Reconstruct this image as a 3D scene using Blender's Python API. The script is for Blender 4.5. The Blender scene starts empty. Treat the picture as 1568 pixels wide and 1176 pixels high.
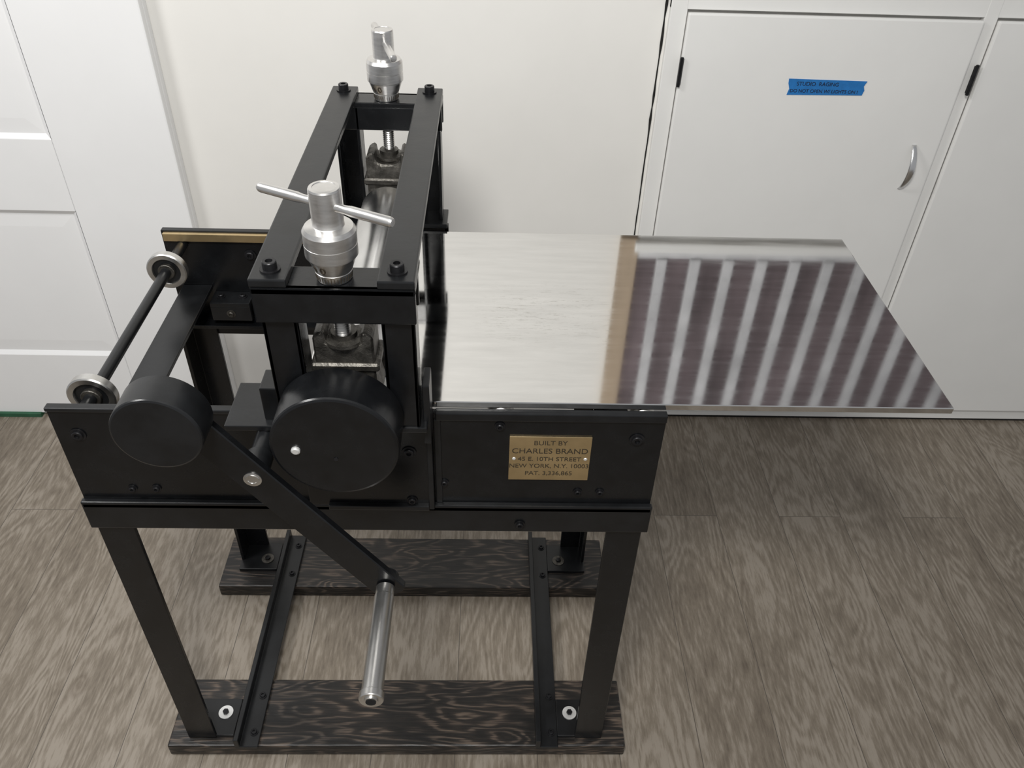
import bpy, bmesh, math, random
from mathutils import Vector, Matrix
random.seed(4)
S=bpy.context.scene; COL=bpy.context.collection
S.view_settings.view_transform='Standard'

# ------------------------------------------------------------ materials
def new_mat(name):
    m=bpy.data.materials.new(name);m.use_nodes=True
    nt=m.node_tree;b=nt.nodes['Principled BSDF'];return m,nt,b
def N(nt,t,**k):
    n=nt.nodes.new(t)
    for a,v in k.items():
        if a in n.inputs.keys(): n.inputs[a].default_value=v
        else: setattr(n,a,v)
    return n
def ramp(nt,stops):
    r=nt.nodes.new('ShaderNodeValToRGB');e=r.color_ramp.elements
    while len(e)<len(stops): e.new(.5)
    for i,(p,c) in enumerate(stops):
        e[i].position=p;e[i].color=(*c,1) if len(c)==3 else c
    return r
def coords(nt,scale=(1,1,1),kind='Object'):
    tc=nt.nodes.new('ShaderNodeTexCoord');mp=nt.nodes.new('ShaderNodeMapping')
    nt.links.new(tc.outputs[kind],mp.inputs['Vector']);mp.inputs['Scale'].default_value=scale
    return mp
def simple(name,col,rough=.5,metal=0,var=.15,nscale=25,bump=.02,rvar=.1,stretch=(1,1,1),spec=.5,coat=0):
    m,nt,b=new_mat(name)
    mp=coords(nt,stretch)
    n=N(nt,'ShaderNodeTexNoise',Scale=nscale,Detail=6.0,Roughness=.6);nt.links.new(mp.outputs[0],n.inputs['Vector'])
    c1=tuple(c*(1-var) for c in col);c2=tuple(min(1,c*(1+var)) for c in col)
    r=ramp(nt,[(.3,c1),(.7,c2)]);nt.links.new(n.outputs['Fac'],r.inputs[0]);nt.links.new(r.outputs[0],b.inputs['Base Color'])
    mr=N(nt,'ShaderNodeMapRange');mr.inputs['To Min'].default_value=max(0.02,rough-rvar);mr.inputs['To Max'].default_value=rough+rvar
    nt.links.new(n.outputs['Fac'],mr.inputs['Value']);nt.links.new(mr.outputs[0],b.inputs['Roughness'])
    b.inputs['Metallic'].default_value=metal;b.inputs['Specular IOR Level'].default_value=spec
    if coat: b.inputs['Coat Weight'].default_value=coat
    if bump:
        bp=N(nt,'ShaderNodeBump',Strength=bump,Distance=.01);nt.links.new(n.outputs['Fac'],bp.inputs['Height']);nt.links.new(bp.outputs[0],b.inputs['Normal'])
    return m
black=simple('black_enamel',(.0048,.0052,.006),.26,0,.3,30,.03,.08,spec=.42)
black2=simple('black_enamel_satin',(.0068,.0073,.0082),.32,0,.4,18,.05,.10,spec=.42)
cast=simple('cast_iron_dark',(.10,.094,.084),.40,.8,.5,60,.35,.12)
alu=simple('machined_aluminium',(.70,.69,.675),.33,1,.10,40,.02,.08,(1,1,6))
steel=simple('turned_steel',(.60,.59,.57),.33,1,.2,30,.03,.1,(1,.3,1))
chrome=simple('polished_roller',(.68,.68,.68),.24,1,.1,20,.02,.06)
brass=simple('brass',(.66,.51,.29),.42,1,.12,20,.03,.08)
engrave=simple('engraving_dark',(.03,.022,.012),.6,0,.2)
zinc=simple('zinc_washer',(.75,.75,.74),.4,.6,.1)
boltm=simple('bolt_black',(.02,.02,.022),.35,.6,.3,80,.05)
hole_shade=simple('hole_black',(.002,.002,.002),.8,0)  # black that paints the shade inside a hole
wall_m=simple('wall_paint',(.82,.805,.77),.55,0,.02,4,.03,.05)
door_m=simple('door_paint',(.86,.86,.86),.38,0,.015,5,.02,.05)
cab_m=simple('cabinet_paint',(.81,.805,.785),.42,0,.02,5,.03,.05)
gap_shade=simple('dark_gap',(.01,.009,.008),.9,0,.6,60,0)  # near-black colour standing in for shade inside gaps
tapeb=simple('blue_tape',(.012,.16,.46),.6,0,.12,80,.1)
ink=simple('ink',(.004,.005,.02),.7,0,.2)
tan=simple('bare_wood_edge',(.40,.31,.22),.6,0,.15,12,.1,.1,(1,1,.15))
slat_m=simple('slat_grey',(.56,.56,.575),.5,0,.22,9)  # for the invented screen mirrored in the bed
backing=simple('dark_fabric',(.125,.098,.105),.9,0,.55,5,.1,.05,(1,1,.3))  # dark ground of the invented screen, out of view
green=simple('green_strip',(.02,.09,.045),.6,0,.2)

def bed_mat():
    m,nt,b=new_mat('ground_steel_bed');b.inputs['Metallic'].default_value=1
    mp=coords(nt,(1.2,9,1));n=N(nt,'ShaderNodeTexNoise',Scale=6.0,Detail=8.0,Roughness=.65);nt.links.new(mp.outputs[0],n.inputs[0])
    mp2=coords(nt,(1.6,11,1));n2=N(nt,'ShaderNodeTexNoise',Scale=26.0,Detail=8.0,Roughness=.8);nt.links.new(mp2.outputs[0],n2.inputs[0])
    tc=nt.nodes.new('ShaderNodeTexCoord');sx=nt.nodes.new('ShaderNodeSeparateXYZ');nt.links.new(tc.outputs['Object'],sx.inputs[0])
    def band(src,a,bv,c,d):
        m1=N(nt,'ShaderNodeMapRange',interpolation_type='SMOOTHSTEP');m1.inputs['From Min'].default_value=a;m1.inputs['From Max'].default_value=bv
        m2=N(nt,'ShaderNodeMapRange',interpolation_type='SMOOTHSTEP');m2.inputs['From Min'].default_value=c;m2.inputs['From Max'].default_value=d
        m2.inputs['To Min'].default_value=1;m2.inputs['To Max'].default_value=0
        nt.links.new(src,m1.inputs[0]);nt.links.new(src,m2.inputs[0])
        mu=N(nt,'ShaderNodeMath',operation='MULTIPLY');nt.links.new(m1.outputs[0],mu.inputs[0]);nt.links.new(m2.outputs[0],mu.inputs[1]);return mu
    bx=band(sx.outputs[0],-.05,.03,.14,.24);by=band(sx.outputs[1],1.0,1.12,1.16,1.26)
    mk=N(nt,'ShaderNodeMath',operation='MULTIPLY');nt.links.new(bx.outputs[0],mk.inputs[0]);nt.links.new(by.outputs[0],mk.inputs[1])
    th=ramp(nt,[(.54,(0,0,0)),(.62,(1,1,1))]);nt.links.new(n2.outputs['Fac'],th.inputs[0])
    sp=N(nt,'ShaderNodeMath',operation='MULTIPLY');nt.links.new(th.outputs[0],sp.inputs[0]);nt.links.new(mk.outputs[0],sp.inputs[1])
    r=ramp(nt,[(.3,(.66,.655,.645)),(.7,(.76,.755,.745))]);nt.links.new(n.outputs['Fac'],r.inputs[0])
    mx=N(nt,'ShaderNodeMix',data_type='RGBA');nt.links.new(sp.outputs[0],mx.inputs[0]);nt.links.new(r.outputs[0],mx.inputs[6]);mx.inputs[7].default_value=(.52,.51,.49,1)
    nt.links.new(mx.outputs[2],b.inputs['Base Color'])
    mr=N(nt,'ShaderNodeMapRange');mr.inputs['To Min'].default_value=.0;mr.inputs['To Max'].default_value=.12;nt.links.new(n.outputs['Fac'],mr.inputs[0])
    ad=N(nt,'ShaderNodeMath',operation='MULTIPLY_ADD');nt.links.new(sp.outputs[0],ad.inputs[0]);ad.inputs[1].default_value=.12;nt.links.new(mr.outputs[0],ad.inputs[2])
    nt.links.new(ad.outputs[0],b.inputs['Roughness'])
    return m
bedm=bed_mat()

def board_mat():
    m,nt,b=new_mat('stained_board')
    mp=coords(nt,(1.5,6,9))
    n=N(nt,'ShaderNodeTexNoise',Scale=2.4,Detail=2.5,Roughness=.45,Distortion=.25);nt.links.new(mp.outputs[0],n.inputs[0])
    mu=N(nt,'ShaderNodeMath',operation='MULTIPLY');nt.links.new(n.outputs['Fac'],mu.inputs[0]);mu.inputs[1].default_value=85
    si=N(nt,'ShaderNodeMath',operation='SINE');nt.links.new(mu.outputs[0],si.inputs[0])
    mp2=coords(nt,(9,190,60));n2=N(nt,'ShaderNodeTexNoise',Scale=2.0,Detail=5.0);nt.links.new(mp2.outputs[0],n2.inputs[0])
    ad=N(nt,'ShaderNodeMath',operation='MULTIPLY_ADD');nt.links.new(si.outputs[0],ad.inputs[0]);ad.inputs[1].default_value=.20;nt.links.new(n2.outputs['Fac'],ad.inputs[2])
    mp3=coords(nt,(1,2.2,1));n3=N(nt,'ShaderNodeTexNoise',Scale=6.0,Detail=2.0);nt.links.new(mp3.outputs[0],n3.inputs[0])
    r=ramp(nt,[(.28,(.009,.008,.0075)),(.58,(.026,.021,.018)),(.80,(.13,.103,.084))]);nt.links.new(ad.outputs[0],r.inputs[0])
    r3=ramp(nt,[(.38,(.45,.45,.45)),(.64,(1.0,.93,.86))]);nt.links.new(n3.outputs['Fac'],r3.inputs[0])
    mx=N(nt,'ShaderNodeMix',data_type='RGBA',blend_type='MULTIPLY');mx.inputs[0].default_value=1;nt.links.new(r.outputs[0],mx.inputs[6]);nt.links.new(r3.outputs[0],mx.inputs[7])
    nt.links.new(mx.outputs[2],b.inputs['Base Color']);b.inputs['Roughness'].default_value=.40
    bp=N(nt,'ShaderNodeBump',Strength=.3,Distance=.002);nt.links.new(ad.outputs[0],bp.inputs['Height']);nt.links.new(bp.outputs[0],b.inputs['Normal'])
    return m
boardm=board_mat()

def floor_mat():
    m,nt,b=new_mat('vinyl_plank_floor')
    tc=nt.nodes.new('ShaderNodeTexCoord');mp=nt.nodes.new('ShaderNodeMapping');nt.links.new(tc.outputs['Object'],mp.inputs[0])
    mp.inputs['Rotation'].default_value=(0,0,math.pi/2);mp.inputs['Location'].default_value=(.35,.06,0)
    br=N(nt,'ShaderNodeTexBrick',offset=.37,offset_frequency=2);nt.links.new(mp.outputs[0],br.inputs['Vector'])
    br.inputs['Color1'].default_value=(0,0,0,1);br.inputs['Color2'].default_value=(1,1,1,1);br.inputs['Mortar'].default_value=(.5,.5,.5,1)
    br.inputs['Scale'].default_value=1;br.inputs['Mortar Size'].default_value=.0009;br.inputs['Brick Width'].default_value=1.22;br.inputs['Row Height'].default_value=.18;br.inputs['Mortar Smooth'].default_value=.1
    off=N(nt,'ShaderNodeVectorMath',operation='MULTIPLY_ADD');nt.links.new(br.outputs['Color'],off.inputs[0]);off.inputs[1].default_value=(7,13,3);nt.links.new(tc.outputs['Object'],off.inputs[2])
    def noise(sc,scale,det,ro=.6,dist=0):
        mm=nt.nodes.new('ShaderNodeMapping');nt.links.new(off.outputs[0],mm.inputs[0]);mm.inputs['Scale'].default_value=sc
        n=N(nt,'ShaderNodeTexNoise',Scale=scale,Detail=det,Roughness=ro,Distortion=dist);nt.links.new(mm.outputs[0],n.inputs[0]);return n
    big=noise((6,1.2,1),1.5,2.0,.4,.4)
    mu=N(nt,'ShaderNodeMath',operation='MULTIPLY');nt.links.new(big.outputs['Fac'],mu.inputs[0]);mu.inputs[1].default_value=95
    si=N(nt,'ShaderNodeMath',operation='SINE');nt.links.new(mu.outputs[0],si.inputs[0])
    fine=noise((85,11,1),2.0,6,.65)
    patch=noise((4.5,1.6,1),1.6,4,.55)
    lm=N(nt,'ShaderNodeMath',operation='MULTIPLY');nt.links.new(patch.outputs['Fac'],lm.inputs[0]);nt.links.new(si.outputs[0],lm.inputs[1])
    a=N(nt,'ShaderNodeMath',operation='MULTIPLY_ADD');nt.links.new(lm.outputs[0],a.inputs[0]);a.inputs[1].default_value=.16;nt.links.new(fine.outputs['Fac'],a.inputs[2])
    a2=N(nt,'ShaderNodeMath',operation='MULTIPLY_ADD');nt.links.new(patch.outputs['Fac'],a2.inputs[0]);a2.inputs[1].default_value=.6;nt.links.new(a.outputs[0],a2.inputs[2])
    a3=N(nt,'ShaderNodeMath',operation='MULTIPLY_ADD');nt.links.new(br.outputs['Color'],a3.inputs[0]);a3.inputs[1].default_value=.09;nt.links.new(a2.outputs[0],a3.inputs[2])
    r=ramp(nt,[(.50,(.105,.083,.062)),(.82,(.195,.163,.126)),(1.0,(.275,.238,.195))]);nt.links.new(a3.outputs[0],r.inputs[0])
    mk=nt.nodes.new('ShaderNodeMapping');nt.links.new(off.outputs[0],mk.inputs[0]);mk.inputs['Scale'].default_value=(3.2,1.8,1)
    vo=N(nt,'ShaderNodeTexVoronoi',Scale=1.3);nt.links.new(mk.outputs[0],vo.inputs['Vector'])
    kr=ramp(nt,[(.0,(.35,.31,.27)),(.03,(.55,.5,.46)),(.045,(.8,.78,.75)),(.06,(.62,.58,.55)),(.09,(1,1,1))]);nt.links.new(vo.outputs['Distance'],kr.inputs[0])
    mx=N(nt,'ShaderNodeMix',data_type='RGBA',blend_type='MULTIPLY');mx.inputs[0].default_value=.7;nt.links.new(r.outputs[0],mx.inputs[6]);nt.links.new(kr.outputs[0],mx.inputs[7])
    m2=N(nt,'ShaderNodeMix',data_type='RGBA');nt.links.new(br.outputs['Fac'],m2.inputs[0]);nt.links.new(mx.outputs[2],m2.inputs[6]);m2.inputs[7].default_value=(.09,.075,.06,1)
    nt.links.new(m2.outputs[2],b.inputs['Base Color']);b.inputs['Roughness'].default_value=.42
    bp=N(nt,'ShaderNodeBump',Strength=.10,Distance=.003);nt.links.new(fine.outputs['Fac'],bp.inputs['Height']);nt.links.new(bp.outputs[0],b.inputs['Normal'])
    return m
floorm=floor_mat()

# ------------------------------------------------------------ geometry helpers
def finish(bm,name,mat,parent,smooth=False,ang=17):
    bmesh.ops.recalc_face_normals(bm,faces=bm.faces)
    me=bpy.data.meshes.new(name);bm.to_mesh(me);bm.free()
    if smooth:
        for p in me.polygons:p.use_smooth=True
        try: me.set_sharp_from_angle(angle=math.radians(ang))
        except Exception: pass
    me.materials.append(mat);o=bpy.data.objects.new(name,me);COL.objects.link(o)
    if parent:o.parent=parent
    return o
def empty(name):
    e=bpy.data.objects.new(name,None);COL.objects.link(e);return e
def bev(bm,w,seg=2,edges=None):
    if w>0: bmesh.ops.bevel(bm,geom=list(edges or bm.edges),offset=w,segments=seg,affect='EDGES',profile=.6)
def box(name,x0,x1,y0,y1,z0,z1,mat,parent,b=.0015):
    bm=bmesh.new();bmesh.ops.create_cube(bm,size=1)
    for v in bm.verts: v.co=Vector(((x0+x1)/2+v.co.x*(x1-x0),(y0+y1)/2+v.co.y*(y1-y0),(z0+z1)/2+v.co.z*(z1-z0)))
    bev(bm,min(b,.3*min(x1-x0,y1-y0,z1-z0)))
    return finish(bm,name,mat,parent,False)
def prism(name,pts,a0,a1,mat,parent,axis='Y',b=.0015):
    bm=bmesh.new()
    def co(p,a): return (p[0],a,p[1]) if axis=='Y' else ((a,p[0],p[1]) if axis=='X' else (p[0],p[1],a))
    A=[bm.verts.new(co(p,a0)) for p in pts];B=[bm.verts.new(co(p,a1)) for p in pts];n=len(pts)
    bm.faces.new(A);bm.faces.new(B[::-1])
    for i in range(n): bm.faces.new((A[i],B[i],B[(i+1)%n],A[(i+1)%n]))
    bmesh.ops.recalc_face_normals(bm,faces=bm.faces);bev(bm,b,1)
    return finish(bm,name,mat,parent,False)
def lathe(name,prof,origin,direction,mat,parent,seg=64):
    bm=bmesh.new();rings=[]
    for r,h in prof:
        if r<1e-6: rings.append([bm.verts.new((0,0,h))])
        else: rings.append([bm.verts.new((r*math.cos(2*math.pi*i/seg),r*math.sin(2*math.pi*i/seg),h)) for i in range(seg)])
    for a,b in zip(rings,rings[1:]):
        for i in range(seg):
            j=(i+1)%seg
            if len(a)==1 and len(b)==1: continue
            if len(a)==1: bm.faces.new((a[0],b[i],b[j]))
            elif len(b)==1: bm.faces.new((a[i],a[j],b[0]))
            else: bm.faces.new((a[i],a[j],b[j],b[i]))
    q=Vector((0,0,1)).rotation_difference(Vector(direction).normalized())
    M=Matrix.Translation(Vector(origin))@q.to_matrix().to_4x4()
    bm.transform(M);return finish(bm,name,mat,parent,True)
def cyl(name,p0,p1,r,mat,parent,c=.0015,seg=48):
    d=Vector(p1)-Vector(p0);L=d.length;c=min(c,r*.4,L*.3)
    return lathe(name,[(0,0),(r-c,0),(r,c),(r,L-c),(r-c,L),(0,L)],p0,d,mat,parent,seg)
def bolt(name,p,d,r,parent,mat=boltm,h=.006,washer=True):
    pr=[(0,0)]
    if washer: pr+=[(r*1.45,0),(r*1.45,.0015)]
    pr+=[(r,.0015),(r,h-.001),(r-.001,h),(r*.5,h),(r*.45,h-.003),(0,h-.003)]
    return lathe(name,pr,p,d,mat,parent,24)
def text(name,s,loc,size,mat,parent,rot=(math.pi/2,0,0),ext=.0003,align='CENTER'):
    cu=bpy.data.curves.new(name,'FONT');cu.body=s;cu.size=size;cu.extrude=ext;cu.align_x=align;cu.align_y='CENTER'
    cu.materials.append(mat);o=bpy.data.objects.new(name,cu);o.location=loc;o.rotation_euler=rot;COL.objects.link(o);o.parent=parent;return o

# ------------------------------------------------------------ room
fl=box('floor',-3,3.2,-1.6,2.12,-.05,0,floorm,None,0)
WY=2.01
wl=box('wall_back',-3,3.2,WY,WY+.1,0,2.5,wall_m,None,0)
D=empty('door_1')
box('slab_edge',-1.72,-.79,1.985,WY,0.012,2.03,door_m,D,.004)
box('stile_right',-1.085,-.79,1.965,1.986,.012,2.03,door_m,D,.004)
box('stile_left',-1.72,-1.56,1.965,1.986,.012,2.03,door_m,D,.004)
for i,(a,b) in enumerate([(.012,.24),(.715,.91),(1.86,2.03)]):
    box('rail_%d'%i,-1.56,-1.085,1.965,1.986,a,b,door_m,D,.001)
for i,(a,b) in enumerate([(.24,.715),(.91,1.86)]):
    bm=bmesh.new();x0,x1=-1.56,-1.085
    o_=[(x0,a),(x1,a),(x1,b),(x0,b)];d=.012
    i_=[(x0+d,a+d),(x1-d,a+d),(x1-d,b-d),(x0+d,b-d)]
    A=[bm.verts.new((x,1.9655,z)) for x,z in o_];B=[bm.verts.new((x,1.974,z)) for x,z in i_]
    for k in range(4): bm.faces.new((A[k],A[(k+1)%4],B[(k+1)%4],B[k]))
    d2=.05;i2=[(x0+d2,a+d2),(x1-d2,a+d2),(x1-d2,b-d2),(x0+d2,b-d2)]
    Cc=[bm.verts.new((x,1.972,z)) for x,z in i2]
    for k in range(4): bm.faces.new((B[k],B[(k+1)%4],Cc[(k+1)%4],Cc[k]))
    bm.faces.new(Cc);finish(bm,'panel_%d'%i,door_m,D)
box('threshold_strip',-1.9,-1.40,1.955,2.0,0,.014,green,D,.001)
box('baseboard_back',-.785,.385,2.0,WY,0,.07,wall_m,None,.002)

# cabinet
K=empty('built_in_cabinet')
box('face_frame_left',.408,.447,1.992,WY,.012,1.31,cab_m,K,.002)
box('face_frame_mid',1.14,1.172,1.992,WY,.012,1.31,cab_m,K,.002)
box('face_frame_top',.408,2.6,1.9925,WY,1.245,1.315,cab_m,K,.002)
box('face_frame_bottom',.408,2.6,1.9925,WY,.012,.08,cab_m,K,.002)
box('door_panel',.4485,1.1385,1.980,1.994,.055,1.240,cab_m,K,.004)
box('door_panel_right',1.1735,2.0,1.980,1.994,.055,1.240,cab_m,K,.004)
box('counter_top',.40,2.6,1.972,WY,1.315,1.345,cab_m,K,.003)
box('toe_gap',.408,2.6,2.0,2.009,0,.012,gap_shade,K,0)  # black strip painted in for the shade under the cabinet
bm=bmesh.new();prev=None
z=.02;k=0
while z<1.31:
    k+=1
    w=.0014+.0022*random.random()*(1 if z>.95 else .35);c=.3995+random.uniform(-.0006,.0006)
    a=bm.verts.new((c-w,2.0085,z));b_=bm.verts.new((c+w,2.0085,z))
    if prev: bm.faces.new((prev[0],prev[1],b_,a))
    prev=(a,b_);z+=.03
finish(bm,'crack',gap_shade,K)  # dark strip laid on the wall for the shade inside the gap
for i,(hx,hz0,hz1) in enumerate([(.4475,1.078,1.140),(1.156,1.075,1.140),(.4475,.18,.245)]):
    box('hinge_leaf_%d'%i,hx-.004,hx+.006,1.976,1.981,hz0,hz1,boltm,K,.001)
    cyl('hinge_pin_%d'%i,(hx,1.974,hz0-.004),(hx,1.974,hz1+.004),.0042,boltm,K)
bm=bmesh.new();n=20;rings=[]
for i in range(n+1):
    t=i/n;z=.822+t*.12;y=1.979-.028*math.sin(math.pi*t)**.8;w=.0045+.003*math.sin(math.pi*t)
    rings.append([bm.verts.new((1.074+w*1.2*math.cos(a),y+.0035*math.sin(a),z)) for a in [2*math.pi*k/16 for k in range(16)]])
for a,b in zip(rings,rings[1:]):
    for k in range(16): bm.faces.new((a[k],a[(k+1)%16],b[(k+1)%16],b[k]))
bm.faces.new(rings[0]);bm.faces.new(rings[-1]);finish(bm,'pull_handle',chrome,K,True,60)
T=empty('painters_tape_label')
prism('tape',[(.714,1.099),(.905,1.097),(.9,1.085),(.904,1.075),(.901,1.063),(.717,1.0605),(.72,1.075),(.715,1.088)],1.9785,1.9800,tapeb,T,'Y',0)
text('handwriting_top','STUDIO  RAGING',(.735,1.9782,1.0875),.013,ink,T,align='LEFT')
text('handwriting_bottom','DO NOT OPEN W/ LIGHTS ON !',(.722,1.9782,1.0705),.0115,ink,T,align='LEFT')
box('trim_1',.362,.412,1.985,WY,1.31,2.4,tan,None,.002)
G=empty('slatted_screen')  # invented screen out of view, added to put stripes in the bed's reflection
box('backing_cloth',.414,2.5,2.0,2.0095,1.346,2.4,backing,G,0)
x=.482
i=0
while x<2.4:
    box('slat_%02d'%i,x-.015,x+.015,1.982,1.999,1.372,2.38,slat_m,G,.003);x+=.0945;i+=1
box('slat_rail',.414,2.5,1.99,2.0,1.346,1.372,slat_m,G,.002)

# ------------------------------------------------------------ press
P=empty('etching_press')
XL,XR,YF,YB,ZT,ZR,ZB=-.630,.263,.893,1.419,.973,.783,.723
box('base_board_front',-.669,.308,.8735,1.03,0,.038,boardm,P,.004)
box('base_board_rear',-.669,.308,1.286,1.446,0,.038,boardm,P,.004)
for nm,a,b in(('left',-.524,-.476),('right',.114,.162)):
    prism('base_rail_'+nm,[(a,.038),(b,.038),(b,.046),(a+.010,.046),(a+.010,.070),(a,.070)],.868,1.446,black2,P,'Y',.001)
    for k,y in enumerate((.90,.985,1.32,1.41)): bolt('base_rail_bolt_%s_%d'%(nm,k),(b-.014,y,.046),(0,0,1),.006,P)
def side(tag,yo,s):
    def Y(a,b): return (min(yo+s*a,yo+s*b),max(yo+s*a,yo+s*b))
    y0,y1=Y(0,.008);box('side_plate_'+tag,XL,XR,y0,y1,ZR-.01,ZT-.003,black,P,.001)
    y0,y1=Y(-.004,.0085);box('top_edge_right_'+tag,-.075,XR,y0,y1,ZT-.016,ZT-.002,black2,P,.0015)
    box('top_edge_left_'+tag,XL,-.36,y0,y1,ZT-.009,ZT-.002,black2,P,.0015)
    y0,y1=Y(-.003,.001);box('plate_edge_'+tag,-.078,-.068,y0,y1,ZR,ZT-.016,black2,P,.001)
    y0,y1=Y(-.010,0);box('rail_'+tag,XL-.002,XR+.002,y0,y1,ZB,ZR,black2,P,.002)
    y0,y1=Y(-.010,.05);box('rail_flange_'+tag,XL,XR,y0,y1,ZR-.012,ZR-.004,black,P,.001)
    for k,(a,b) in enumerate(((-.627,1),(.257,-1))):
        x0=a
        pts=[(x0,yo-s*.002),(x0+b*.058,yo-s*.002),(x0+b*.058,yo+s*.006),(x0+b*.008,yo+s*.006),(x0+b*.008,yo+s*.055),(x0,yo+s*.055)]
        prism('leg_%s_%d'%(tag,k),pts,.040,ZR-.015,black,P,'Z',.001)
        fx0,fx1=sorted((x0,x0+b*.095))
        y0,y1=Y(.0,.085);box('foot_plate_%s_%d'%(tag,k),fx0,fx1,y0+0,y1,.038,.046,black2,P,.0015)
        wx=x0+b*.066;wy=yo+s*.052
        lathe('foot_washer_%s_%d'%(tag,k),[(0,0),(.0155,0),(.0155,.002),(.007,.002),(.007,.001),(0,.001)],(wx,wy,.046),(0,0,1),zinc if tag=='front' else cast,P,32)
        lathe('foot_bolt_%s_%d'%(tag,k),[(0,0),(.0065,0),(.0065,.005),(0,.006)],(wx,wy,.0475),(0,0,1),boltm,P,6)
side('front',YF,1);side('rear',YB,-1)
for k,(x,z,r) in enumerate([(-.598,.918,.008),(.224,.921,.008),(-.115,.901,.0075),(.019,.945,.0055),(-.548,.806,.005),(-.511,.807,.005),(-.065,.826,.005),(.144,.808,.005),(.179,.808,.005)]):
    bolt('plate_bolt_%d'%k,(x,YF-(.0115 if k==2 else .0005),z),(0,-1,0),r,P,h=.005)
for k,(x,z) in enumerate([(-.115,.797),(.055,.742)]): bolt('rail_bolt_%d'%k,(x,YF-.0115,z),(0,-1,0),.006,P,h=.005)
box('tie_bar_left',-.612,-.555,.902,1.410,.842,.850,black2,P,.001)
box('tie_bar_left_web',-.612,-.604,.902,1.410,.80,.842,black2,P,.001)
box('tie_bar_right',.18,.24,.902,1.410,.842,.850,black2,P,.001)
box('tie_bar_mid',-.23,-.14,.902,1.410,.80,.82,black2,P,.001)
box('bracket_rear_top',-.552,-.474,1.365,1.41,.827,.836,black2,P,.0015)
box('bracket_rear_face',-.552,-.474,1.365,1.373,.795,.828,black2,P,.0015)
for k,x in enumerate((-.535,-.492)): bolt('bracket_bolt_%d'%k,(x,1.39,.836),(0,0,1),.006,P)
bolt('bracket_bolt_2',(-.513,1.365,.812),(0,-1,0),.006,P,mat=cast)
bolt('rear_plate_bolt_0',(-.468,1.4105,.92),(0,-1,0),.008,P)
box('brass_strip',-.625,-.15,1.402,1.4105,.952,.968,brass,P,.001)
box('nameplate',.034,.157,YF-.0025,YF-.0002,.836,.926,brass,P,.0006)
cx=.0955
for s,z,sz in(('BUILT BY',.9135,.0125),('CHARLES BRAND',.897,.0148),('45 E. 10TH STREET',.8805,.0118),('NEW YORK, N.Y. 10003',.866,.0118),('PAT. 3,336,865',.8505,.0118)):
    text('nameplate_text',s,(cx,YF-.0026,z),sz,engrave,P)
for k,x in enumerate((.0415,.150)): lathe('nameplate_rivet_%d'%k,[(0,0),(.003,0),(.002,.001),(0,.0015)],(x,YF-.0025,.881),(0,-1,0),zinc,P,16)
cyl('bed_axle',(-.593,.901,.942),(-.593,1.411,.942),.0095,black2,P)
for k,y in enumerate((.955,1.315)):
    lathe('axle_ring_%d'%k,[(.026,0),(.034,0),(.036,.002),(.036,.014),(.034,.016),(.026,.016),(.025,.014),(.025,.002),(.026,0)],(-.593,y-.008,.942),(0,1,0),steel,P)
    lathe('axle_hub_%d'%k,[(0,0),(.025,0),(.025,.008),(0,.008)],(-.593,y-.003,.942),(0,1,0),black2,P)
    lathe('axle_collar_%d'%k,[(.009,0),(.014,0),(.015,.001),(.015,.011),(.014,.012),(.009,.012)],(-.593,y-.010,.942),(0,1,0),cast,P)
RX,RZ=-.187,1.0335
box('press_bed',-.27,.687,.9025,1.4075,.9715,.982,bedm,P,.0012)
cyl('upper_roller',(RX,.925,RZ),(RX,1.385,RZ),.0505,chrome,P,.003,96)
cyl('upper_roller_journal',(RX,.86,RZ),(RX,1.46,RZ),.02,steel,P)
cyl('lower_roller',(RX,.925,.920),(RX,1.385,.920),.0505,steel,P,.003,96)
for x in(.02,.23): cyl('bed_support_roller',(x,.901,.9515),(x,1.411,.9515),.0195,steel,P)
TXL,TXR,TZ=-.284,-.088,1.228
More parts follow.
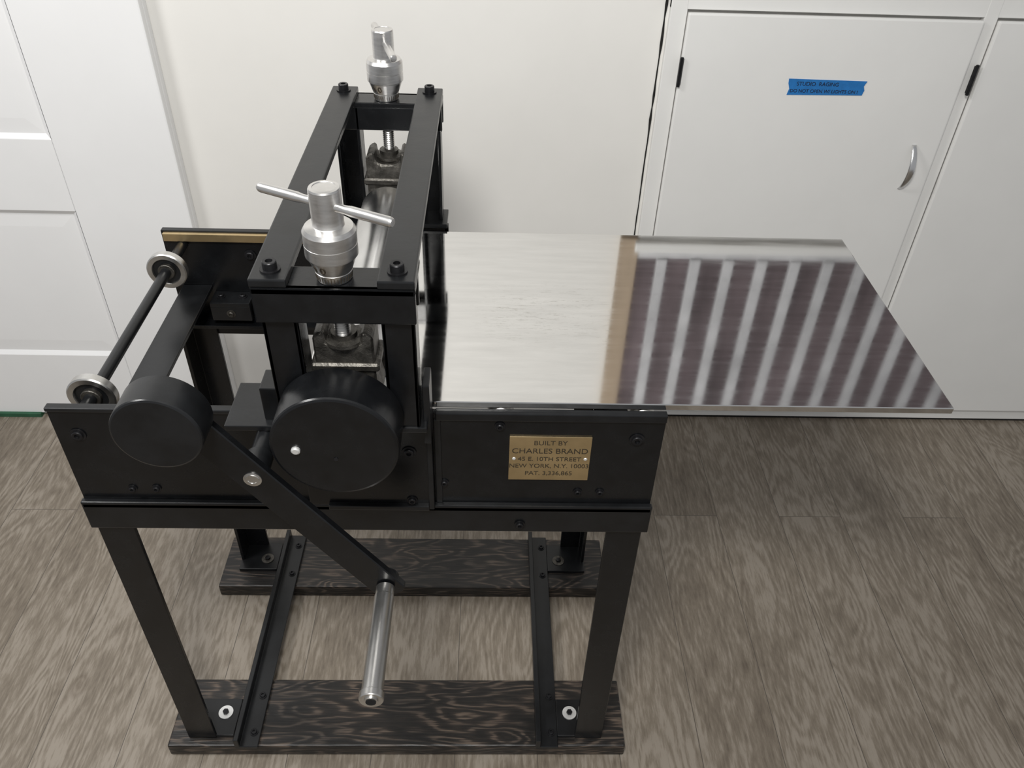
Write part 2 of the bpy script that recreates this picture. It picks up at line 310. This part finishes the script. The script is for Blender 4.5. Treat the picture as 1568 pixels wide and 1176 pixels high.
def endframe(tag,yo,s):
    def Y(a,b): return (min(yo+s*a,yo+s*b),max(yo+s*a,yo+s*b))
    y0,y1=Y(0,.009);box('crosshead_face_'+tag,TXL,TXR,y0,y1,1.168,1.218,black,P,.002)
    y0,y1=Y(.0,.052);box('crosshead_top_'+tag,TXL,TXR,y0,y1,1.208,1.218,black,P,.002)
    y0,y1=Y(.043,.052);box('crosshead_back_'+tag,TXL,TXR,y0,y1,1.168,1.21,black,P,.002)
    for nm,a,b in(('l',TXL+.004,-.236),('r',-.133,TXR-.003)):
        y0,y1=Y(.009,.015);box('post_web_%s_%s'%(tag,nm),a,b,y0,y1,.985,1.212,black,P,.0015)
        y0,y1=Y(.009,.052)
        box('post_flange_%s_%s'%(tag,nm),a if nm=='l' else b-.006,a+.006 if nm=='l' else b,y0,y1,.985,1.212,black,P,.0015)
        box('post_inner_%s_%s'%(tag,nm),b-.006 if nm=='l' else a,b if nm=='l' else a+.006,y0,y1,.985,1.212,black,P,.0015)
    y0,y1=Y(.006,.100 if tag=='front' else .07)
    box('foot_bar_l_'+tag,-.358,TXL+.055,y0,y1,.983,.992,black2,P,.0015)
    box('foot_bar_r_'+tag,-.140,-.082,y0,y1,.983,.992,black2,P,.0015)
    y0,y1=Y(.056,.0645);box('foot_web_l_'+tag,-.355,TXL+.05,y0,y1,.95,.983,black2,P,.0015)
    y0,y1=Y(.054,.0645);box('apron_'+tag,-.275,-.080,y0,y1,.784,.983,black,P,.0015)
    y0,y1=Y(.046,.0645);box('apron_ledge_'+tag,-.245,-.088,y0,y1,.781,.790,black2,P,.0015)
    box('apron_edge_'+tag,-.088,-.080,y0,y1,.784,.983,black2,P,.0015)
    if tag=='front':
        y0,y1=Y(.02,.062);box('gusset_r_'+tag,-.088,-.078,y0,y1,.95,1.055,black2,P,.0015)
        box('gusset_l_'+tag,-.305,-.2805,y0,y1,.992,1.047,black2,P,.0015)
    yc=yo+s*.052
    pts=[(RX-.039,1.06),(RX-.039,1.128),(RX-.030,1.136),(RX-.024,1.136),(RX-.022,1.120),(RX-.012,1.114),(RX+.012,1.114),(RX+.022,1.120),(RX+.024,1.136),(RX+.030,1.136),(RX+.039,1.128),(RX+.039,1.06),(RX+.045,1.03),(RX-.045,1.03)]
    prism('bearing_block_'+tag,pts,yc-.026,yc+.026,cast,P,'Y',.003)
    prism('bearing_lug_'+tag,[(RX-.045,1.075),(RX+.045,1.075),(RX+.045,1.088),(RX-.045,1.088)],yc-.030,yc+.030,cast,P,'Y',.003)
    yd=yo+s*.028
    lathe('bearing_washer_'+tag,[(0,0),(.024,0),(.026,.002),(.026,.007),(.017,.009),(.017,.016),(0,.016)],(RX,yd+s*.014,1.114),(0,0,1),cast,P,40)
    pr=[(0,0)]
    h=0
    while h<.085: pr+=[(.0105,h),(.0092,h+.0018)];h+=.0036
    pr+=[(0,h)]
    lathe('pressure_screw_'+tag,pr,(RX,yd+s*.008,1.125),(0,0,1),steel,P,32)
    # micrometer dial: graduated thimble, ridge, collar and drilled head
    prof=[(0,0),(.0200,0),(.0212,.0012),(.0226,.012),(.0218,.0126),(.0218,.0134),(.0230,.014),(.0292,.031),(.0292,.0318),(.0315,.0335),(.0315,.0480),(.0308,.0484),(.0308,.0492),(.0315,.0496),(.0315,.0645),(.0285,.0695),(.0190,.0715),(.0185,.072),(.0185,.116),(.0175,.118),(.0135,.1185),(.0130,.1178),(0,.1178)]
    lathe('pressure_dial_'+tag,prof,(RX,yd,1.218),(0,0,1),alu,P,72)
    for i in range(36):
        a=i*math.pi/18;L=.006 if i%3 else .009
        bm=bmesh.new();bmesh.ops.create_cube(bm,size=1)
        for v in bm.verts: v.co=Vector((v.co.x*.0008,v.co.y*.0008,v.co.z*L))
        bm.transform(Matrix.Translation((RX,yd,1.218+.0065))@Matrix.Rotation(a,4,'Z')@Matrix.Translation((0,-.0219,0))@Matrix.Rotation(math.radians(7.4),4,'X'))
        finish(bm,'dial_tick_%s_%d'%(tag,i),engrave,P)
    return yd
y1=endframe('front',.828,1);y2=endframe('rear',1.486,-1)
for nm,yd in(('front',y1),('rear',y2)):
    for k,(a,c) in enumerate(((-40,'1'),(-17,'0'))):
        ra=math.radians(a);rr=.0264
        text('dial_numeral_%s_%d'%(nm,k),c,(RX+rr*math.sin(ra),yd-rr*math.cos(ra),1.218+.0225),.0155,engrave,P,(math.pi/2+math.radians(20),0,ra),.0006)
def tommy(nm,p0,p1):
    p0=Vector(p0);p1=Vector(p1);d=p1-p0;L=d.length
    lathe(nm,[(0,0),(.0045,.0005),(.0058,.003),(.0062,.006),(.0062,L*.30),(.0052,L*.34),(.0052,L*.66),(.0062,L*.70),(.0062,L-.006),(.0058,L-.003),(.0045,L-.0005),(0,L)],p0,d,alu,P,28)
tommy('dial_handle_front',(-.272,.895,1.316),(-.106,.812,1.316))
tommy('dial_handle_rear',(-.213,1.552,1.316),(-.159,1.365,1.316))
for nm,a,b in(('left',-.285,-.240),('right',-.133,-.088)):
    box('top_bar_'+nm,a,b,.829,1.485,1.218,1.229,black2,P,.002)
    for k,y in enumerate((.853,1.462)):
        lathe('top_bar_bolt_%s_%d'%(nm,k),[(0,0),(.0125,0),(.0125,.002),(.0088,.002),(.0088,.011),(.008,.012),(.0045,.012),(.0042,.008),(0,.008)],((a+b)/2,y,1.229),(0,0,1),boltm,P,28)
GX,GZ=-.196,1.013
lathe('gear_cover',[(0,0),(.079,0),(.0822,.001),(.0835,.0035),(.0835,.062),(0,.062)],(GX,.770,GZ),(0,1,0),black,P,120)
lathe('gear_cover_screw',[(0,0),(.006,0),(.006,.003),(.004,.0045),(0,.0045)],(-.246,.770,1.010),(0,-1,0),zinc,P,24)
lathe('gear_cover_centre_screw',[(0,0),(.003,0),(.003,.001),(0,.001)],(GX,.770,.994),(0,-1,0),boltm,P,16)
A0=Vector((-.387,1.087));A1=Vector((-.147,.742));d=(A1-A0).normalized();n=Vector((-d.y,d.x));w=.0235
pts=[A0-d*.02+n*w,A0-d*.02-n*w]
e=A1+d*.022
pts+=[e-n*w-d*.006,e-n*(w-.008),e+n*(w-.008),e+n*w-d*.006]
prism('crank_arm',[tuple(p) for p in pts],.757,.769,black,P,'Y',.0015)
lathe('crank_counterweight',[(0,0),(.0505,0),(.0527,.001),(.0535,.003),(.0535,.046),(0,.046)],(-.387,.711,1.087),(0,1,0),black2,P,96)
lathe('crank_pivot_bolt',[(0,0),(.012,0),(.012,.0015),(.0095,.002),(.009,.003),(.006,.003),(.0055,.002),(0,.002)],(-.305,.757,.969),(0,-1,0),steel,P,32)
lathe('crank_shaft',[(0,0),(.018,0),(.018,.03),(.014,.032),(.014,.10),(.024,.10),(.024,.124),(0,.124)],(-.305,.769,.969),(0,1,0),black2,P,40)
lathe('crank_handle',[(0,0),(.0095,0),(.0095,.002),(.0155,.002),(.0165,.0035),(.0165,.012),(.0145,.0135),(.0145,.165),(.0135,.1665),(.0135,.182),(0,.182)],(-.147,.572,.745),(0,1,0),steel,P,48)
lathe('crank_handle_hole',[(0,0),(.007,0),(.007,.003),(0,.003)],(-.147,.5712,.745),(0,1,0),hole_shade,P,24)  # solid black disc, paints the shade of the handle's bore
lathe('crank_handle_nut',[(0,0),(.018,0),(.018,.008),(.014,.011),(0,.011)],(-.147,.769,.745),(0,1,0),black2,P,24)

# ------------------------------------------------------------ lights
def area(name,loc,target,size,power,col):
    l=bpy.data.lights.new(name,'AREA');l.shape='DISK';l.size=size;l.energy=power;l.color=col
    o=bpy.data.objects.new(name,l);o.location=loc;o.rotation_euler=(Vector(target)-Vector(loc)).to_track_quat('-Z','Y').to_euler();COL.objects.link(o)
area('ceiling_lamp',(-.2,-.05,2.5),(-.2,1.1,.6),.45,38,(1,.985,.95))
area('ceiling_lamp_left',(-1.5,.9,2.6),(-.9,1.1,.3),.5,22,(1,.99,.97))  # soft fill added to brighten the left side, not a real fixture
w=bpy.data.worlds.new('World');S.world=w;w.use_nodes=True
w.node_tree.nodes['Background'].inputs[0].default_value=(.96,.975,1,1);w.node_tree.nodes['Background'].inputs[1].default_value=.38

# ------------------------------------------------------------ camera
p,yw,r=map(math.radians,(39.07,2.206,2.193))
F=Vector((math.sin(yw)*math.cos(p),math.cos(yw)*math.cos(p),-math.sin(p)))
R=Vector((math.cos(yw),-math.sin(yw),0));U=R.cross(F)
R2=R*math.cos(r)+U*math.sin(r);U2=-R*math.sin(r)+U*math.cos(r)
ca=bpy.data.cameras.new('camera');co=bpy.data.objects.new('camera',ca);COL.objects.link(co)
ca.sensor_width=36;ca.lens=36*1254/1568;ca.clip_start=.02
M=Matrix((R2,U2,-F)).transposed().to_4x4();M.translation=Vector((0,0,1.75));co.matrix_world=M
S.camera=co
